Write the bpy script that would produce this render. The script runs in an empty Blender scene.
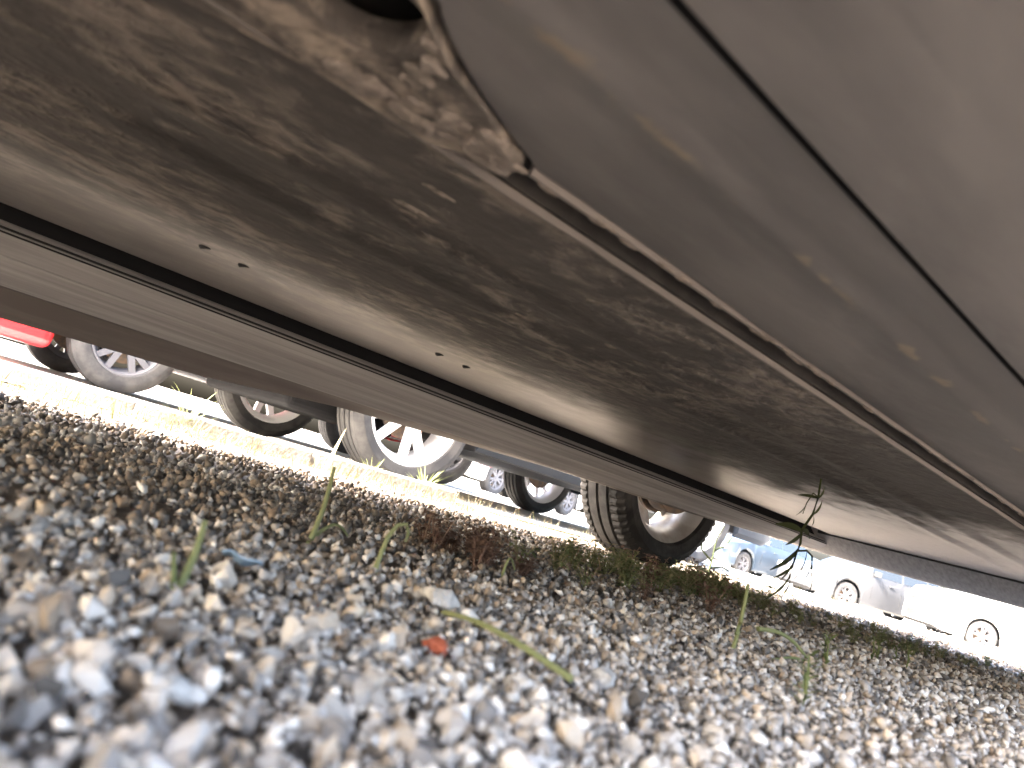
import bpy, bmesh, math, random
import numpy as np
from mathutils import Vector, Matrix, Euler
from math import radians as RAD, sin, cos, pi, sqrt

S = bpy.context.scene
COL = S.collection

# ------------------------------------------------------------------ camera
CAM_H = 0.115
cam_d = bpy.data.cameras.new("camera")
cam = bpy.data.objects.new("camera", cam_d); COL.objects.link(cam)
cam_d.sensor_width = 36.0
cam_d.lens = 770.0 / 1024.0 * 36.0
cam_d.clip_start = 0.005; cam_d.clip_end = 2000
FW = Vector((0.64449681, 0.75313777, 0.13193698))
RT = Vector((0.70308742, -0.65156471, 0.28483592))
UP = Vector((-0.30048617, 0.09081261, 0.94945307))
m = Matrix((RT, UP, -FW)).transposed().to_4x4()
m.translation = Vector((0, 0, CAM_H))
cam.matrix_world = m
cam_d.dof.use_dof = True
cam_d.dof.focus_distance = 1.9
cam_d.dof.aperture_fstop = 7.0
S.camera = cam

# ------------------------------------------------------------------ world, sun, exposure
SUN_EL = 42.0
SUN_DIR = Vector((-cos(RAD(SUN_EL)) * cos(RAD(9)), cos(RAD(SUN_EL)) * sin(RAD(9)), sin(RAD(SUN_EL))))   # towards the sun
w = bpy.data.worlds.new("World"); S.world = w; w.use_nodes = True
nt = w.node_tree; nt.nodes.clear()
sky = nt.nodes.new("ShaderNodeTexSky"); sky.sky_type = 'NISHITA'; sky.sun_disc = False
sky.sun_elevation = RAD(SUN_EL); sky.sun_rotation = math.atan2(SUN_DIR.x, SUN_DIR.y)
sky.air_density = 1.0; sky.dust_density = 9.0; sky.ozone_density = 1.0
bg = nt.nodes.new("ShaderNodeBackground"); bg.inputs['Strength'].default_value = 0.15
wo = nt.nodes.new("ShaderNodeOutputWorld")
nt.links.new(sky.outputs[0], bg.inputs[0]); nt.links.new(bg.outputs[0], wo.inputs[0])
sd = bpy.data.lights.new("sun", 'SUN'); sd.energy = 2.6; sd.angle = RAD(0.6); sd.color = (1.0, 0.93, 0.83)
sun = bpy.data.objects.new("sun", sd); COL.objects.link(sun)
sun.rotation_euler = SUN_DIR.to_track_quat('Z', 'Y').to_euler()
S.view_settings.view_transform = 'Standard'; S.view_settings.look = 'None'
S.view_settings.gamma = 1.0; S.view_settings.use_curve_mapping = False
S.view_settings.exposure = 4.35

# ------------------------------------------------------------------ materials
def mat(name, base=(.5, .5, .5), rough=.7, metal=0.0, var=None, vscale=6.0, stretch=(1, 1, 1), bump=0.0, bscale=40.0,
        detail=6.0, lo=.42, hi=.6, spec=.4, coat=0.0, trans=0.0):
    M = bpy.data.materials.new(name); M.use_nodes = True
    N = M.node_tree.nodes; Lk = M.node_tree.links
    b = N["Principled BSDF"]
    b.inputs['Base Color'].default_value = (*base, 1); b.inputs['Roughness'].default_value = rough
    b.inputs['Metallic'].default_value = metal; b.inputs['Specular IOR Level'].default_value = spec
    b.inputs['Coat Weight'].default_value = coat
    if trans: b.inputs['Transmission Weight'].default_value = trans
    tc = N.new("ShaderNodeTexCoord"); mp = N.new("ShaderNodeMapping")
    mp.inputs['Scale'].default_value = stretch
    Lk.new(tc.outputs['Object'], mp.inputs[0])
    if var:
        n = N.new("ShaderNodeTexNoise"); n.inputs['Scale'].default_value = vscale; n.inputs['Detail'].default_value = detail
        n.inputs['Roughness'].default_value = .62
        r = N.new("ShaderNodeValToRGB")
        r.color_ramp.elements[0].position = lo; r.color_ramp.elements[0].color = (*base, 1)
        r.color_ramp.elements[1].position = hi; r.color_ramp.elements[1].color = (*var, 1)
        Lk.new(mp.outputs[0], n.inputs[0]); Lk.new(n.outputs[0], r.inputs[0]); Lk.new(r.outputs[0], b.inputs['Base Color'])
    if bump:
        n2 = N.new("ShaderNodeTexNoise"); n2.inputs['Scale'].default_value = bscale; n2.inputs['Detail'].default_value = 5
        bp = N.new("ShaderNodeBump"); bp.inputs['Strength'].default_value = bump; bp.inputs['Distance'].default_value = .01
        Lk.new(mp.outputs[0], n2.inputs[0]); Lk.new(n2.outputs[0], bp.inputs['Height']); Lk.new(bp.outputs[0], b.inputs['Normal'])
    return M

STONE_COLS = [(0.0, (.075, .066, .058)), (.07, (.16, .145, .132)), (.14, (.31, .285, .265)), (.26, (.46, .425, .385)), (.38, (.20, .15, .108)), (.45, (.52, .425, .325)), (.55, (.46, .43, .405)),
              (.68, (.60, .55, .49)), (.76, (.56, .45, .335)), (.88, (.69, .645, .59)), (1.0, (.80, .755, .70))]
def stone_ramp(N):
    r = N.new("ShaderNodeValToRGB"); e = r.color_ramp.elements
    e[0].position = 0; e[0].color = (*STONE_COLS[0][1], 1); e[1].position = 1; e[1].color = (*STONE_COLS[-1][1], 1)
    for p, c in STONE_COLS[1:-1]:
        x = e.new(p); x.color = (*c, 1)
    return r
def stone_material(name, attr):
    M = bpy.data.materials.new(name); M.use_nodes = True
    N = M.node_tree.nodes; Lk = M.node_tree.links; b = N["Principled BSDF"]
    b.inputs['Roughness'].default_value = .8; b.inputs['Specular IOR Level'].default_value = .3
    r = stone_ramp(N)
    if attr:
        a = N.new("ShaderNodeAttribute"); a.attribute_name = "tone"; Lk.new(a.outputs['Fac'], r.inputs[0])
    else:
        a = N.new("ShaderNodeObjectInfo"); Lk.new(a.outputs['Random'], r.inputs[0])
    tc = N.new("ShaderNodeTexCoord")
    n = N.new("ShaderNodeTexNoise"); n.inputs['Scale'].default_value = 90; n.inputs['Detail'].default_value = 4
    Lk.new(tc.outputs['Object'], n.inputs[0])
    mx = N.new("ShaderNodeMix"); mx.data_type = 'RGBA'; mx.blend_type = 'OVERLAY'; mx.inputs[0].default_value = .55
    Lk.new(r.outputs[0], mx.inputs[6]); Lk.new(n.outputs[0], mx.inputs[7]); Lk.new(mx.outputs[2], b.inputs['Base Color'])
    bp = N.new("ShaderNodeBump"); bp.inputs['Strength'].default_value = .35; bp.inputs['Distance'].default_value = .003
    Lk.new(n.outputs[0], bp.inputs['Height']); Lk.new(bp.outputs[0], b.inputs['Normal'])
    return M
def tone_material(name, stops, rough=.8, trans=0.0):
    """colour along a ramp by the mesh attribute 'tone' (each blade or leaf its own)"""
    M = bpy.data.materials.new(name); M.use_nodes = True
    N = M.node_tree.nodes; Lk = M.node_tree.links; b = N["Principled BSDF"]
    b.inputs['Roughness'].default_value = rough; b.inputs['Specular IOR Level'].default_value = .25
    a = N.new("ShaderNodeAttribute"); a.attribute_name = "tone"
    r = N.new("ShaderNodeValToRGB"); e = r.color_ramp.elements
    e[0].color = (*stops[0], 1); e[1].color = (*stops[-1], 1)
    for i, c in enumerate(stops[1:-1]):
        x = e.new((i + 1) / (len(stops) - 1)); x.color = (*c, 1)
    Lk.new(a.outputs['Fac'], r.inputs[0]); Lk.new(r.outputs[0], b.inputs['Base Color'])
    if trans:
        t = N.new("ShaderNodeBsdfTranslucent"); mx = N.new("ShaderNodeMixShader"); mx.inputs[0].default_value = trans
        Lk.new(r.outputs[0], t.inputs[0]); Lk.new(b.outputs[0], mx.inputs[1]); Lk.new(t.outputs[0], mx.inputs[2])
        Lk.new(mx.outputs[0], N["Material Output"].inputs[0])
    return M

M = {}
M['ground'] = mat('gravel soil', (.12, .10, .082), .95, var=(.24, .21, .18), vscale=38, bump=.9, bscale=70, lo=.38, hi=.62)
M['pave'] = mat('pale concrete', (.34, .325, .30), .9, var=(.42, .405, .38), vscale=3, bump=.25, bscale=60)
M['stone'] = stone_material('gravel stone', False)
M['stones'] = stone_material('gravel stones', True)
M['pale'] = mat('pale limestone', (.50, .475, .445), .9, var=(.62, .59, .555), vscale=60, bump=.7, bscale=150)
M['brick'] = mat('broken brick', (.56, .13, .055), .85, var=(.46, .12, .065), vscale=90, bump=.5, bscale=200)
M['bluescrap'] = mat('blue plastic scrap', (.26, .38, .52), .6, var=(.36, .47, .58), vscale=60)
M['kerb'] = mat('old concrete', (.15, .142, .13), .95, var=(.22, .21, .195), vscale=20, bump=.5, bscale=80)
M['floor_old'] = mat('dusty floor pan', (.115, .093, .078), .66, var=(.36, .285, .22), vscale=9, stretch=(.35, 1.5, 1), bump=.5, bscale=22, lo=.44, hi=.70, detail=7)
def floor_material():
    # dark undercoat, ragged mud patches combed along the car, light on the outer edge and the tail painted in as a paler tone
    Mt = bpy.data.materials.new('dusty floor pan'); Mt.use_nodes = True
    N = Mt.node_tree.nodes; Lk = Mt.node_tree.links; b = N["Principled BSDF"]; b.inputs['Roughness'].default_value = .36; b.inputs['Specular IOR Level'].default_value = .5
    tc = N.new("ShaderNodeTexCoord")
    def noise(sc, st, det=6):
        mp = N.new("ShaderNodeMapping"); mp.inputs['Scale'].default_value = st; mp.inputs['Rotation'].default_value = (0, 0, .12)
        n = N.new("ShaderNodeTexNoise"); n.inputs['Scale'].default_value = sc; n.inputs['Detail'].default_value = det; n.inputs['Roughness'].default_value = .6
        Lk.new(tc.outputs['Object'], mp.inputs[0]); Lk.new(mp.outputs[0], n.inputs[0]); return n.outputs[0]
    def ramp(src, p0, p1):
        r = N.new("ShaderNodeMapRange"); r.interpolation_type = 'SMOOTHSTEP'; r.inputs['From Min'].default_value = p0; r.inputs['From Max'].default_value = p1; Lk.new(src, r.inputs['Value']); return r.outputs[0]
    def math_(op, a_, b_):
        m_ = N.new("ShaderNodeMath"); m_.operation = op; m_.use_clamp = op in ('MULTIPLY',)
        for i, q in enumerate((a_, b_)):
            if isinstance(q, (int, float)): m_.inputs[i].default_value = q
            else: Lk.new(q, m_.inputs[i])
        return m_.outputs[0]
    def mix(f, c0, c1):
        x = N.new("ShaderNodeMix"); x.data_type = 'RGBA'; Lk.new(f, x.inputs[0])
        for i, q in ((6, c0), (7, c1)):
            if isinstance(q, tuple): x.inputs[i].default_value = (*q, 1)
            else: Lk.new(q, x.inputs[i])
        return x.outputs[2]
    n1 = noise(11, (.85, 1.35, 1), 7); n2 = noise(36, (.8, 1.3, 1), 4); n3 = noise(3.2, (.5, 1.2, 1), 3)
    col = mix(ramp(n3, .35, .65), (.036, .033, .0315), (.052, .047, .0445))
    mudm = math_('MULTIPLY', ramp(n1, .44, .62), ramp(n2, .34, .60))
    sx = N.new("ShaderNodeSeparateXYZ"); Lk.new(tc.outputs['Object'], sx.inputs[0])
    mudm = math_('MULTIPLY', mudm, ramp(math_('ADD', sx.outputs[0], math_('MULTIPLY', n3, .8)), .62, -.05))
    mudm = math_('MULTIPLY', mudm, .8)
    col = mix(mudm, col, (.235, .20, .168))
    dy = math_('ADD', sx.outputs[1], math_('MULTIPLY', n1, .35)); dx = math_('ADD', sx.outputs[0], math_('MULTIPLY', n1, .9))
    dust_light = math_('MAXIMUM', ramp(dy, .34, .72), ramp(dx, .95, 1.75))  # pale mask standing for light thrown up along sill and tail
    col = mix(dust_light, col, (.235, .22, .208))
    col = mix(math_('MULTIPLY', ramp(n2, .52, .70), .35), col, (.10, .087, .077))
    # caked and matt inboard, smooth painted metal towards the sill and the tail
    mudz = N.new("ShaderNodeMath"); mudz.operation = 'MAXIMUM'; Lk.new(ramp(dy, .06, .40), mudz.inputs[0]); Lk.new(ramp(dx, .85, 1.4), mudz.inputs[1])
    rr = N.new("ShaderNodeMapRange"); rr.inputs['To Min'].default_value = .78; rr.inputs['To Max'].default_value = .36; Lk.new(mudz.outputs[0], rr.inputs['Value']); Lk.new(rr.outputs[0], b.inputs['Roughness'])
    bs = N.new("ShaderNodeMapRange"); bs.inputs['To Min'].default_value = .7; bs.inputs['To Max'].default_value = .06; Lk.new(mudz.outputs[0], bs.inputs['Value'])
    Lk.new(col, b.inputs['Base Color'])
    bp = N.new("ShaderNodeBump"); Lk.new(bs.outputs[0], bp.inputs['Strength']); bp.inputs['Distance'].default_value = .012
    Lk.new(math_('ADD', mudm, math_('MULTIPLY', n2, .5)), bp.inputs['Height']); Lk.new(bp.outputs[0], b.inputs['Normal'])
    return Mt
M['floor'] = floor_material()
M['tray'] = mat('dusty plastic undertray', (.090, .088, .088), .64, var=(.130, .125, .123), vscale=7, stretch=(.4, 1.2, 1), bump=.25, bscale=30)
def muddy_crease(Mt, yc):
    # dried tan mud clinging in a broken line along the tray's crease
    N = Mt.node_tree.nodes; Lk = Mt.node_tree.links; b = N["Principled BSDF"]; src = b.inputs['Base Color'].links[0].from_socket
    tc = N.new("ShaderNodeTexCoord"); sp_ = N.new("ShaderNodeSeparateXYZ"); Lk.new(tc.outputs['Object'], sp_.inputs[0])
    n = N.new("ShaderNodeTexNoise"); n.inputs['Scale'].default_value = 32; n.inputs['Detail'].default_value = 6; Lk.new(tc.outputs['Object'], n.inputs[0])
    def mth(op, a_, b_=0.0):
        m_ = N.new("ShaderNodeMath"); m_.operation = op
        for i, q in enumerate((a_, b_)):
            if isinstance(q, (int, float)): m_.inputs[i].default_value = q
            else: Lk.new(q, m_.inputs[i])
        return m_.outputs[0]
    d = mth('ADD', mth('ABSOLUTE', mth('SUBTRACT', sp_.outputs[1], yc)), mth('MULTIPLY', mth('SUBTRACT', n.outputs[0], .42), .05))
    r = N.new("ShaderNodeMapRange"); r.interpolation_type = 'SMOOTHSTEP'; r.inputs['From Min'].default_value = .0065; r.inputs['From Max'].default_value = -.001; Lk.new(d, r.inputs['Value'])
    x = N.new("ShaderNodeMix"); x.data_type = 'RGBA'; Lk.new(mth('MULTIPLY', r.outputs[0], .75), x.inputs[0]); Lk.new(src, x.inputs[6]); x.inputs[7].default_value = (.20, .165, .125, 1); Lk.new(x.outputs[2], b.inputs['Base Color'])
muddy_crease(M['tray'], .265 - .91)
M['sill'] = mat('dusty painted sill', (.225, .218, .212), .42, var=(.36, .348, .338), vscale=14, stretch=(.10, 5, 5), bump=.15, bscale=30, lo=.35, hi=.65)
M['skirt'] = mat('dusty dark skirt', (.12, .106, .098), .6, var=(.17, .152, .14), vscale=10, stretch=(.2, 2, 2))
M['black'] = mat('black underbody', (.012, .012, .013), .95, spec=.05)
M['bracket'] = mat('muddy bracket', (.085, .075, .068), .8, var=(.29, .245, .20), vscale=26, bump=.8, bscale=60, lo=.44, hi=.62)
M['recess'] = mat('shaded rail paint', (.030, .028, .027), .8, var=(.05, .046, .043), vscale=20)  # shade of the recess put into the rail's colour
M['rubber'] = mat('black rubber seal', (.015, .015, .016), .65)
M['mud'] = mat('dried mud', (.13, .112, .096), .95, var=(.22, .19, .165), vscale=45, bump=.8, bscale=90)
M['tyre'] = mat('dusty tyre tread', (.020, .020, .0205), .85, var=(.046, .044, .043), vscale=14, bump=.2, bscale=90)
M['tyre_clean'] = mat('tyre rubber', (.026, .026, .028), .75, var=(.055, .053, .052), vscale=9)
M['steel'] = mat('worn steel wheel', (.60, .59, .57), .4, .4, var=(.46, .43, .40), vscale=16)
M['alloy'] = mat('silver alloy', (.84, .84, .85), .4, .1)
M['greyrim'] = mat('grey wheel cover', (.10, .10, .11), .5, .1)
M['disc'] = mat('brake iron', (.13, .105, .09), .7, .4, var=(.22, .15, .10), vscale=30)
M['glass'] = mat('dark window glass', (.015, .018, .02), .06, spec=.6, coat=.5)
M['trim'] = mat('black plastic trim', (.022, .022, .024), .6)
M['plate'] = mat('number plate', (.72, .71, .66), .5)
M['lamp'] = mat('clear lamp', (.72, .74, .76), .12, .2, coat=.6)
M['tail'] = mat('red lamp', (.45, .015, .015), .2, coat=.6)
def paint(n, c, metal=.0): 
    M[n] = mat(n, c, .32, metal, coat=.7, var=tuple(min(1, x * 1.06 + .004) for x in c), vscale=2)
paint('red paint', (.38, .010, .014)); M['slate paint'] = mat('slate paint', (.016, .021, .030), .5, spec=.2); paint('white paint', (.78, .78, .77))
paint('silver blue paint', (.034, .050, .072), .1); paint('silver paint', (.034, .036, .041), .1); paint('cream white paint', (.42, .42, .41)); paint('bronze paint', (.13, .115, .10), .3)
M['straw'] = tone_material('dry straw', [(.07, .053, .03), (.15, .12, .075), (.21, .18, .12), (.12, .122, .045)], trans=.2)
M['green'] = tone_material('green blades', [(.08, .115, .04), (.19, .23, .085), (.33, .345, .17)], trans=.3)
M['weed'] = tone_material('weed leaves', [(.11, .14, .06), (.22, .25, .11), (.32, .31, .17), (.34, .23, .15)], trans=.2)
M['dead'] = tone_material('dead reddish weed', [(.13, .075, .055), (.25, .155, .115), (.34, .24, .18)], trans=.15)
M['leaf'] = tone_material('olive leaf', [(.022, .030, .012), (.04, .05, .018), (.06, .07, .025)], trans=.12)
M['wall'] = mat('far rendered wall', (.55, .53, .5), .9, var=(.62, .6, .56), vscale=2)

# ------------------------------------------------------------------ mesh helpers
class MB:
    def __init__(s): s.v = []; s.f = []; s.t = []
    def add(s, vs, fs, tone=None):
        o = len(s.v); s.v += [tuple(p) for p in vs]; s.f += [tuple(i + o for i in f) for f in fs]
        if tone is not None: s.t += [tone] * len(vs)
        return s
    def box(s, x0, x1, y0, y1, z0, z1):
        return s.add([(x0, y0, z0), (x1, y0, z0), (x1, y1, z0), (x0, y1, z0), (x0, y0, z1), (x1, y0, z1), (x1, y1, z1), (x0, y1, z1)],
              [(3, 2, 1, 0), (4, 5, 6, 7), (0, 1, 5, 4), (1, 2, 6, 5), (2, 3, 7, 6), (3, 0, 4, 7)])
    def tube(s, pts, rad, n=8, tone=None):
        pts = [Vector(p) for p in pts]; rings = []
        for i, p in enumerate(pts):
            d = (pts[min(i + 1, len(pts) - 1)] - pts[max(i - 1, 0)]).normalized()
            a = d.cross(Vector((0, 0, 1)))
            if a.length < .1: a = d.cross(Vector((1, 0, 0)))
            a.normalize(); b = d.cross(a)
            r = rad[i] if isinstance(rad, (list, tuple)) else rad
            rings.append([p + a * r * cos(2 * pi * k / n) + b * r * sin(2 * pi * k / n) for k in range(n)])
        vs = [q for r in rings for q in r]; fs = []
        for i in range(len(pts) - 1):
            for k in range(n):
                k2 = (k + 1) % n
                fs.append((i * n + k, i * n + k2, (i + 1) * n + k2, (i + 1) * n + k))
        fs.append(tuple(range(n))[::-1]); fs.append(tuple((len(pts) - 1) * n + k for k in range(n)))
        return s.add(vs, fs, tone)
    def lathe_y(s, prof, n=48, cx=0, cy=0, cz=0, closed=True):
        """profile of (radius, y) turned about the y axis"""
        P = len(prof); vs = []
        for k in range(n):
            a = 2 * pi * k / n
            for r, y in prof: vs.append((cx + r * cos(a), cy + y, cz + r * sin(a)))
        fs = []
        for k in range(n):
            k2 = (k + 1) % n
            for i in range(P if closed else P - 1):
                j = (i + 1) % P
                fs.append((k * P + i, k * P + j, k2 * P + j, k2 * P + i))
        return s.add(vs, fs)
    def disc_y(s, r, y0, y1, n=32, cx=0, cz=0):
        vs = [(cx + r * cos(2 * pi * k / n), y, cz + r * sin(2 * pi * k / n)) for y in (y0, y1) for k in range(n)]
        fs = [tuple(range(n)), tuple(range(n, 2 * n))[::-1]] + [(k, (k + 1) % n, n + (k + 1) % n, n + k)[::-1] for k in range(n)]
        return s.add(vs, fs)
    def slab(s, xs, ys, zf, th):
        """closed sheet; zf gives the underside, thickness upwards"""
        nx, ny = len(xs), len(ys); vs = []
        for lay in (0, 1):
            for x in xs:
                for y in ys: vs.append((x, y, zf(x, y) + (th if lay else 0)))
        I = lambda l, i, j: l * nx * ny + i * ny + j
        fs = []
        for i in range(nx - 1):
            for j in range(ny - 1):
                fs.append((I(0, i, j), I(0, i, j + 1), I(0, i + 1, j + 1), I(0, i + 1, j)))
                fs.append((I(1, i, j), I(1, i + 1, j), I(1, i + 1, j + 1), I(1, i, j + 1)))
        for i in range(nx - 1):
            for j in (0, ny - 1):
                fs.append((I(0, i, j), I(0, i + 1, j), I(1, i + 1, j), I(1, i, j)))
        for j in range(ny - 1):
            for i in (0, nx - 1):
                fs.append((I(0, i, j), I(0, i, j + 1), I(1, i, j + 1), I(1, i, j)))
        return s.add(vs, fs)
    def sweep_x(s, xs, prof, closed=True):
        """prof(x) -> list of (y,z); swept along x with end caps"""
        P = None; vs = []
        for x in xs:
            p = prof(x); P = len(p); vs += [(x, y, z) for y, z in p]
        fs = []
        for i in range(len(xs) - 1):
            for k in range(P if closed else P - 1):
                j = (k + 1) % P
                fs.append((i * P + k, (i + 1) * P + k, (i + 1) * P + j, i * P + j))
        if closed:
            fs.append(tuple(range(P))); fs.append(tuple((len(xs) - 1) * P + k for k in range(P))[::-1])
        return s.add(vs, fs)
    def blade(s, base, ang, length, width, lean, curl, tone, seg=4):
        d = Vector((cos(ang), sin(ang), 0)); side = Vector((-sin(ang), cos(ang), 0)); p = Vector(base); vs = []
        a = pi / 2 - lean
        for i in range(seg + 1):
            t = i / seg; wdt = width * (1 - t) ** .7 + .0002
            vs += [p - side * wdt / 2, p + side * wdt / 2]
            p = p + (d * cos(a) + Vector((0, 0, sin(a)))) * length / seg; a -= curl / seg
        return s.add(vs, [(2 * i, 2 * i + 1, 2 * i + 3, 2 * i + 2) for i in range(seg)], tone)
    def leaf(s, base, direction, normal, length, width, tone, curl=.15, seg=4):
        d = Vector(direction).normalized(); n = Vector(normal).normalized(); sd_ = d.cross(n).normalized(); n = sd_.cross(d); vs = []
        for i in range(seg + 1):
            t = i / seg; wd = width * sin(pi * min(.97, .1 + t * .9)) ** .8 * .5
            c = Vector(base) + d * length * t - n * curl * length * t * t
            vs += [c - sd_ * wd + n * wd * .3, c, c + sd_ * wd + n * wd * .3]
        fs = []
        for i in range(seg):
            for k in (0, 1): fs.append((3 * i + k, 3 * i + k + 1, 3 * i + k + 4, 3 * i + k + 3))
        return s.add(vs, fs, tone)
    def mesh(s, name, material, smooth=None, recalc=True):
        me = bpy.data.meshes.new(name); me.from_pydata(s.v, [], s.f)
        if recalc:
            bm = bmesh.new(); bm.from_mesh(me); bmesh.ops.recalc_face_normals(bm, faces=bm.faces); bm.to_mesh(me); bm.free()
        me.materials.append(material)
        if s.t and len(s.t) == len(s.v):
            at = me.attributes.new("tone", 'FLOAT', 'POINT'); at.data.foreach_set("value", s.t)
        if smooth is not None:
            me.polygons.foreach_set("use_smooth", [True] * len(me.polygons))
            me.set_sharp_from_angle(angle=RAD(smooth))
        me.update(); return me
    def build(s, name, material, parent=None, smooth=None, loc=None, world=False, recalc=True):
        if world and parent is not None:
            o = root_of(parent)
            s.v = [(x - o.x, y - o.y, z - o.z) for x, y, z in s.v]
        return link(name, s.mesh(name, material, smooth, recalc), parent, loc)
def root_of(o):
    v = Vector((0, 0, 0))
    while o is not None: v = v + o.location; o = o.parent
    return v
def link(name, me, parent=None, loc=None):
    o = bpy.data.objects.new(name, me); COL.objects.link(o)
    if parent is not None: o.parent = parent
    if loc is not None: o.location = loc
    return o
def tag(o, label=None, cat=None, group=None, kind=None):
    if label: o['label'] = label
    if cat: o['category'] = cat
    if group: o['group'] = group
    if kind: o['kind'] = kind
    return o
def thing(name, loc, label, cat, group=None, rz=0):
    o = bpy.data.objects.new(name, None); COL.objects.link(o); o.location = loc; o.rotation_euler = (0, 0, rz); o.empty_display_size = .1
    return tag(o, label, cat, group)
def bevel(o, wdt, seg=2):
    md = o.modifiers.new("bevel", 'BEVEL'); md.width = wdt; md.segments = seg; md.limit_method = 'ANGLE'; md.angle_limit = RAD(35)
    return o
def lin(a, b, n): return [a + (b - a) * i / (n - 1) for i in range(n)]
def vnoise(x, y, seed=0):
    from mathutils import noise
    return noise.noise(Vector((x, y, seed * 7.31)))

# ------------------------------------------------------------------ ground and pavement
def lot_z(x): return -.34 * min(1, max(0, (x - 7.5) / 14.5))     # the lot falls away gently
gx = [-400, -60, -12, -3] + lin(-1.5, 7.5, 46) + [22, 60, 400]
gy = [-400, -60, -12, -3] + lin(-1.2, 2.8, 24) + [5, 12, 60, 400]
g = MB(); vs = []; fs = []
for x in gx:
    for y in gy:
        k = 1 if (-1.5 < x < 7.5 and -1.2 < y < 2.7) else 0
        vs.append((x, y, lot_z(x) - .004 + k * (.006 * vnoise(x * 2.2, y * 2.2, 1) - .004)))
ny = len(gy)
for i in range(len(gx) - 1):
    for j in range(ny - 1): fs.append((i * ny + j, (i + 1) * ny + j, (i + 1) * ny + j + 1, i * ny + j + 1))
g.add(vs, fs); ground = tag(g.build('ground', M['ground'], recalc=False), kind='structure')
p = MB()
for x0, x1, y0, y1 in ((-300, 7.5, 2.62, 300), (7.5, 22, -200, 300), (22, 300, -200, 300)):
    p.add([(x0, y0, lot_z(x0)), (x1, y0, lot_z(x1)), (x1, y1, lot_z(x1)), (x0, y1, lot_z(x0))], [(0, 1, 2, 3)])
tag(p.build('pavement', M['pave'], recalc=False), kind='structure')

# ------------------------------------------------------------------ wheels
def wheel_meshes(R=.31, W=.205, rimR=.205, spokes=5, rim_mat='alloy', tyre_mat='tyre_clean', style='spoke', seg=56, sipes=False):
    """axis y, outer face towards -y, centred on the tyre"""
    h = W / 2; g_ = .009
    ribs = [(-h * .78, R - .012), (-h * .72, R - .003), (-h * .48, R), (-h * .46, R - g_), (-h * .38, R - g_), (-h * .36, R), (-h * .06, R), (-h * .04, R - g_), (h * .04, R - g_), (h * .06, R),
            (h * .36, R), (h * .38, R - g_), (h * .46, R - g_), (h * .48, R), (h * .72, R - .003), (h * .78, R - .012)]
    prof = [(rimR, -h * .80), (rimR + .012, -h * .93), (rimR + .05, -h * 1.0), (R - .045, -h * .98), (R - .022, -h * .90)] + [(r, y) for y, r in ribs] + \
           [(R - .022, h * .90), (R - .045, h * .98), (rimR + .05, h * 1.0), (rimR + .012, h * .93), (rimR, h * .80)]
    t = MB(); P = len(prof)
    n = seg * 3 if sipes else seg
    t.lathe_y(prof, n)
    if sipes:   # lateral grooves cut in both shoulders
        for k in range(0, n, 3):
            for i, (r, y) in enumerate(prof):
                if abs(y) > h * .47 and r > R - .03:
                    x, yy, z = t.v[k * P + i]; f = (r - .009) / r
                    t.v[k * P + i] = (x * f, yy, z * f)
    tm = t.mesh('tyre', M[tyre_mat], 32)
    r = MB()
    r.lathe_y([(rimR + .010, -h * .86), (rimR + .012, -h * .80), (rimR, -h * .74), (rimR - .012, -h * .45), (rimR - .028, -h * .2), (rimR - .028, h * .45), (rimR - .008, h * .72), (rimR + .004, h * .78), (rimR + .014, h * .84),
               (rimR + .008, h * .86), (rimR - .004, h * .80), (rimR - .018, h * .72), (rimR - .036, h * .45), (rimR - .036, -h * .25), (rimR - .020, -h * .5), (rimR - .012, -h * .78), (rimR - .004, -h * .86)], seg)
    y0 = -h * .62
    if style == 'spoke':
        for k in range(spokes):
            for tw in (-1, 1):
                a0 = 2 * pi * k / spokes + tw * .085; a1 = 2 * pi * k / spokes + tw * .24
                ri, ro = .05, rimR - .012
                d0 = Vector((cos(a0), 0, sin(a0))); d1 = Vector((cos(a1), 0, sin(a1)))
                s0 = Vector((-sin(a0), 0, cos(a0))); A = d0 * ri; B = d1 * ro; w0, w1 = .021, .017
                c = []
                for yy in (y0 - .012, y0 + .016):
                    c += [A - s0 * w0 + Vector((0, yy + .012, 0)), A + s0 * w0 + Vector((0, yy + .012, 0)), B + s0 * w1 + Vector((0, yy, 0)), B - s0 * w1 + Vector((0, yy, 0))]
                r.add(c, [(0, 1, 2, 3), (7, 6, 5, 4), (0, 4, 5, 1), (1, 5, 6, 2), (2, 6, 7, 3), (3, 7, 4, 0)])
        r.disc_y(.062, y0 + .018, y0 - .004, 24)
        r.disc_y(.026, y0 - .002, y0 - .013, 20)
    else:       # pressed steel centre with vent holes between webs
        prof2 = [(.03, y0 - .02), (.06, y0 - .022), (.075, y0 + .0), (.11, y0 + .012)]
        r.lathe_y(prof2 + [(q[0], q[1] + .006) for q in prof2[::-1]], 40)
        r.disc_y(.032, y0 - .006, y0 - .024, 24)
        nh = 8
        for k in range(nh):
            a0 = 2 * pi * (k - .26) / nh; a1 = 2 * pi * (k + .26) / nh; c = []
            for dy in (0, .006):
                for a in (a0, (a0 + a1) / 2, a1): c += [(.105 * cos(a), y0 + .011 + dy, .105 * sin(a)), ((rimR - .024) * cos(a), y0 + .03 + dy, (rimR - .024) * sin(a))]
            r.add(c, [(0, 1, 3, 2), (2, 3, 5, 4), (6, 8, 9, 7), (8, 10, 11, 9), (0, 6, 7, 1), (4, 5, 11, 10)])
    rm = r.mesh('wheel', M[rim_mat], 35)
    b = MB(); b.disc_y(.135, h * .05, h * .17, 40); b.disc_y(.075, -h * .35, h * .06, 24); b.disc_y(.05, h * .16, h * .8, 20)
    dm = b.mesh('brake_disc', M['disc'], 35)
    return rm, tm, dm
_wc = {}
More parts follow.
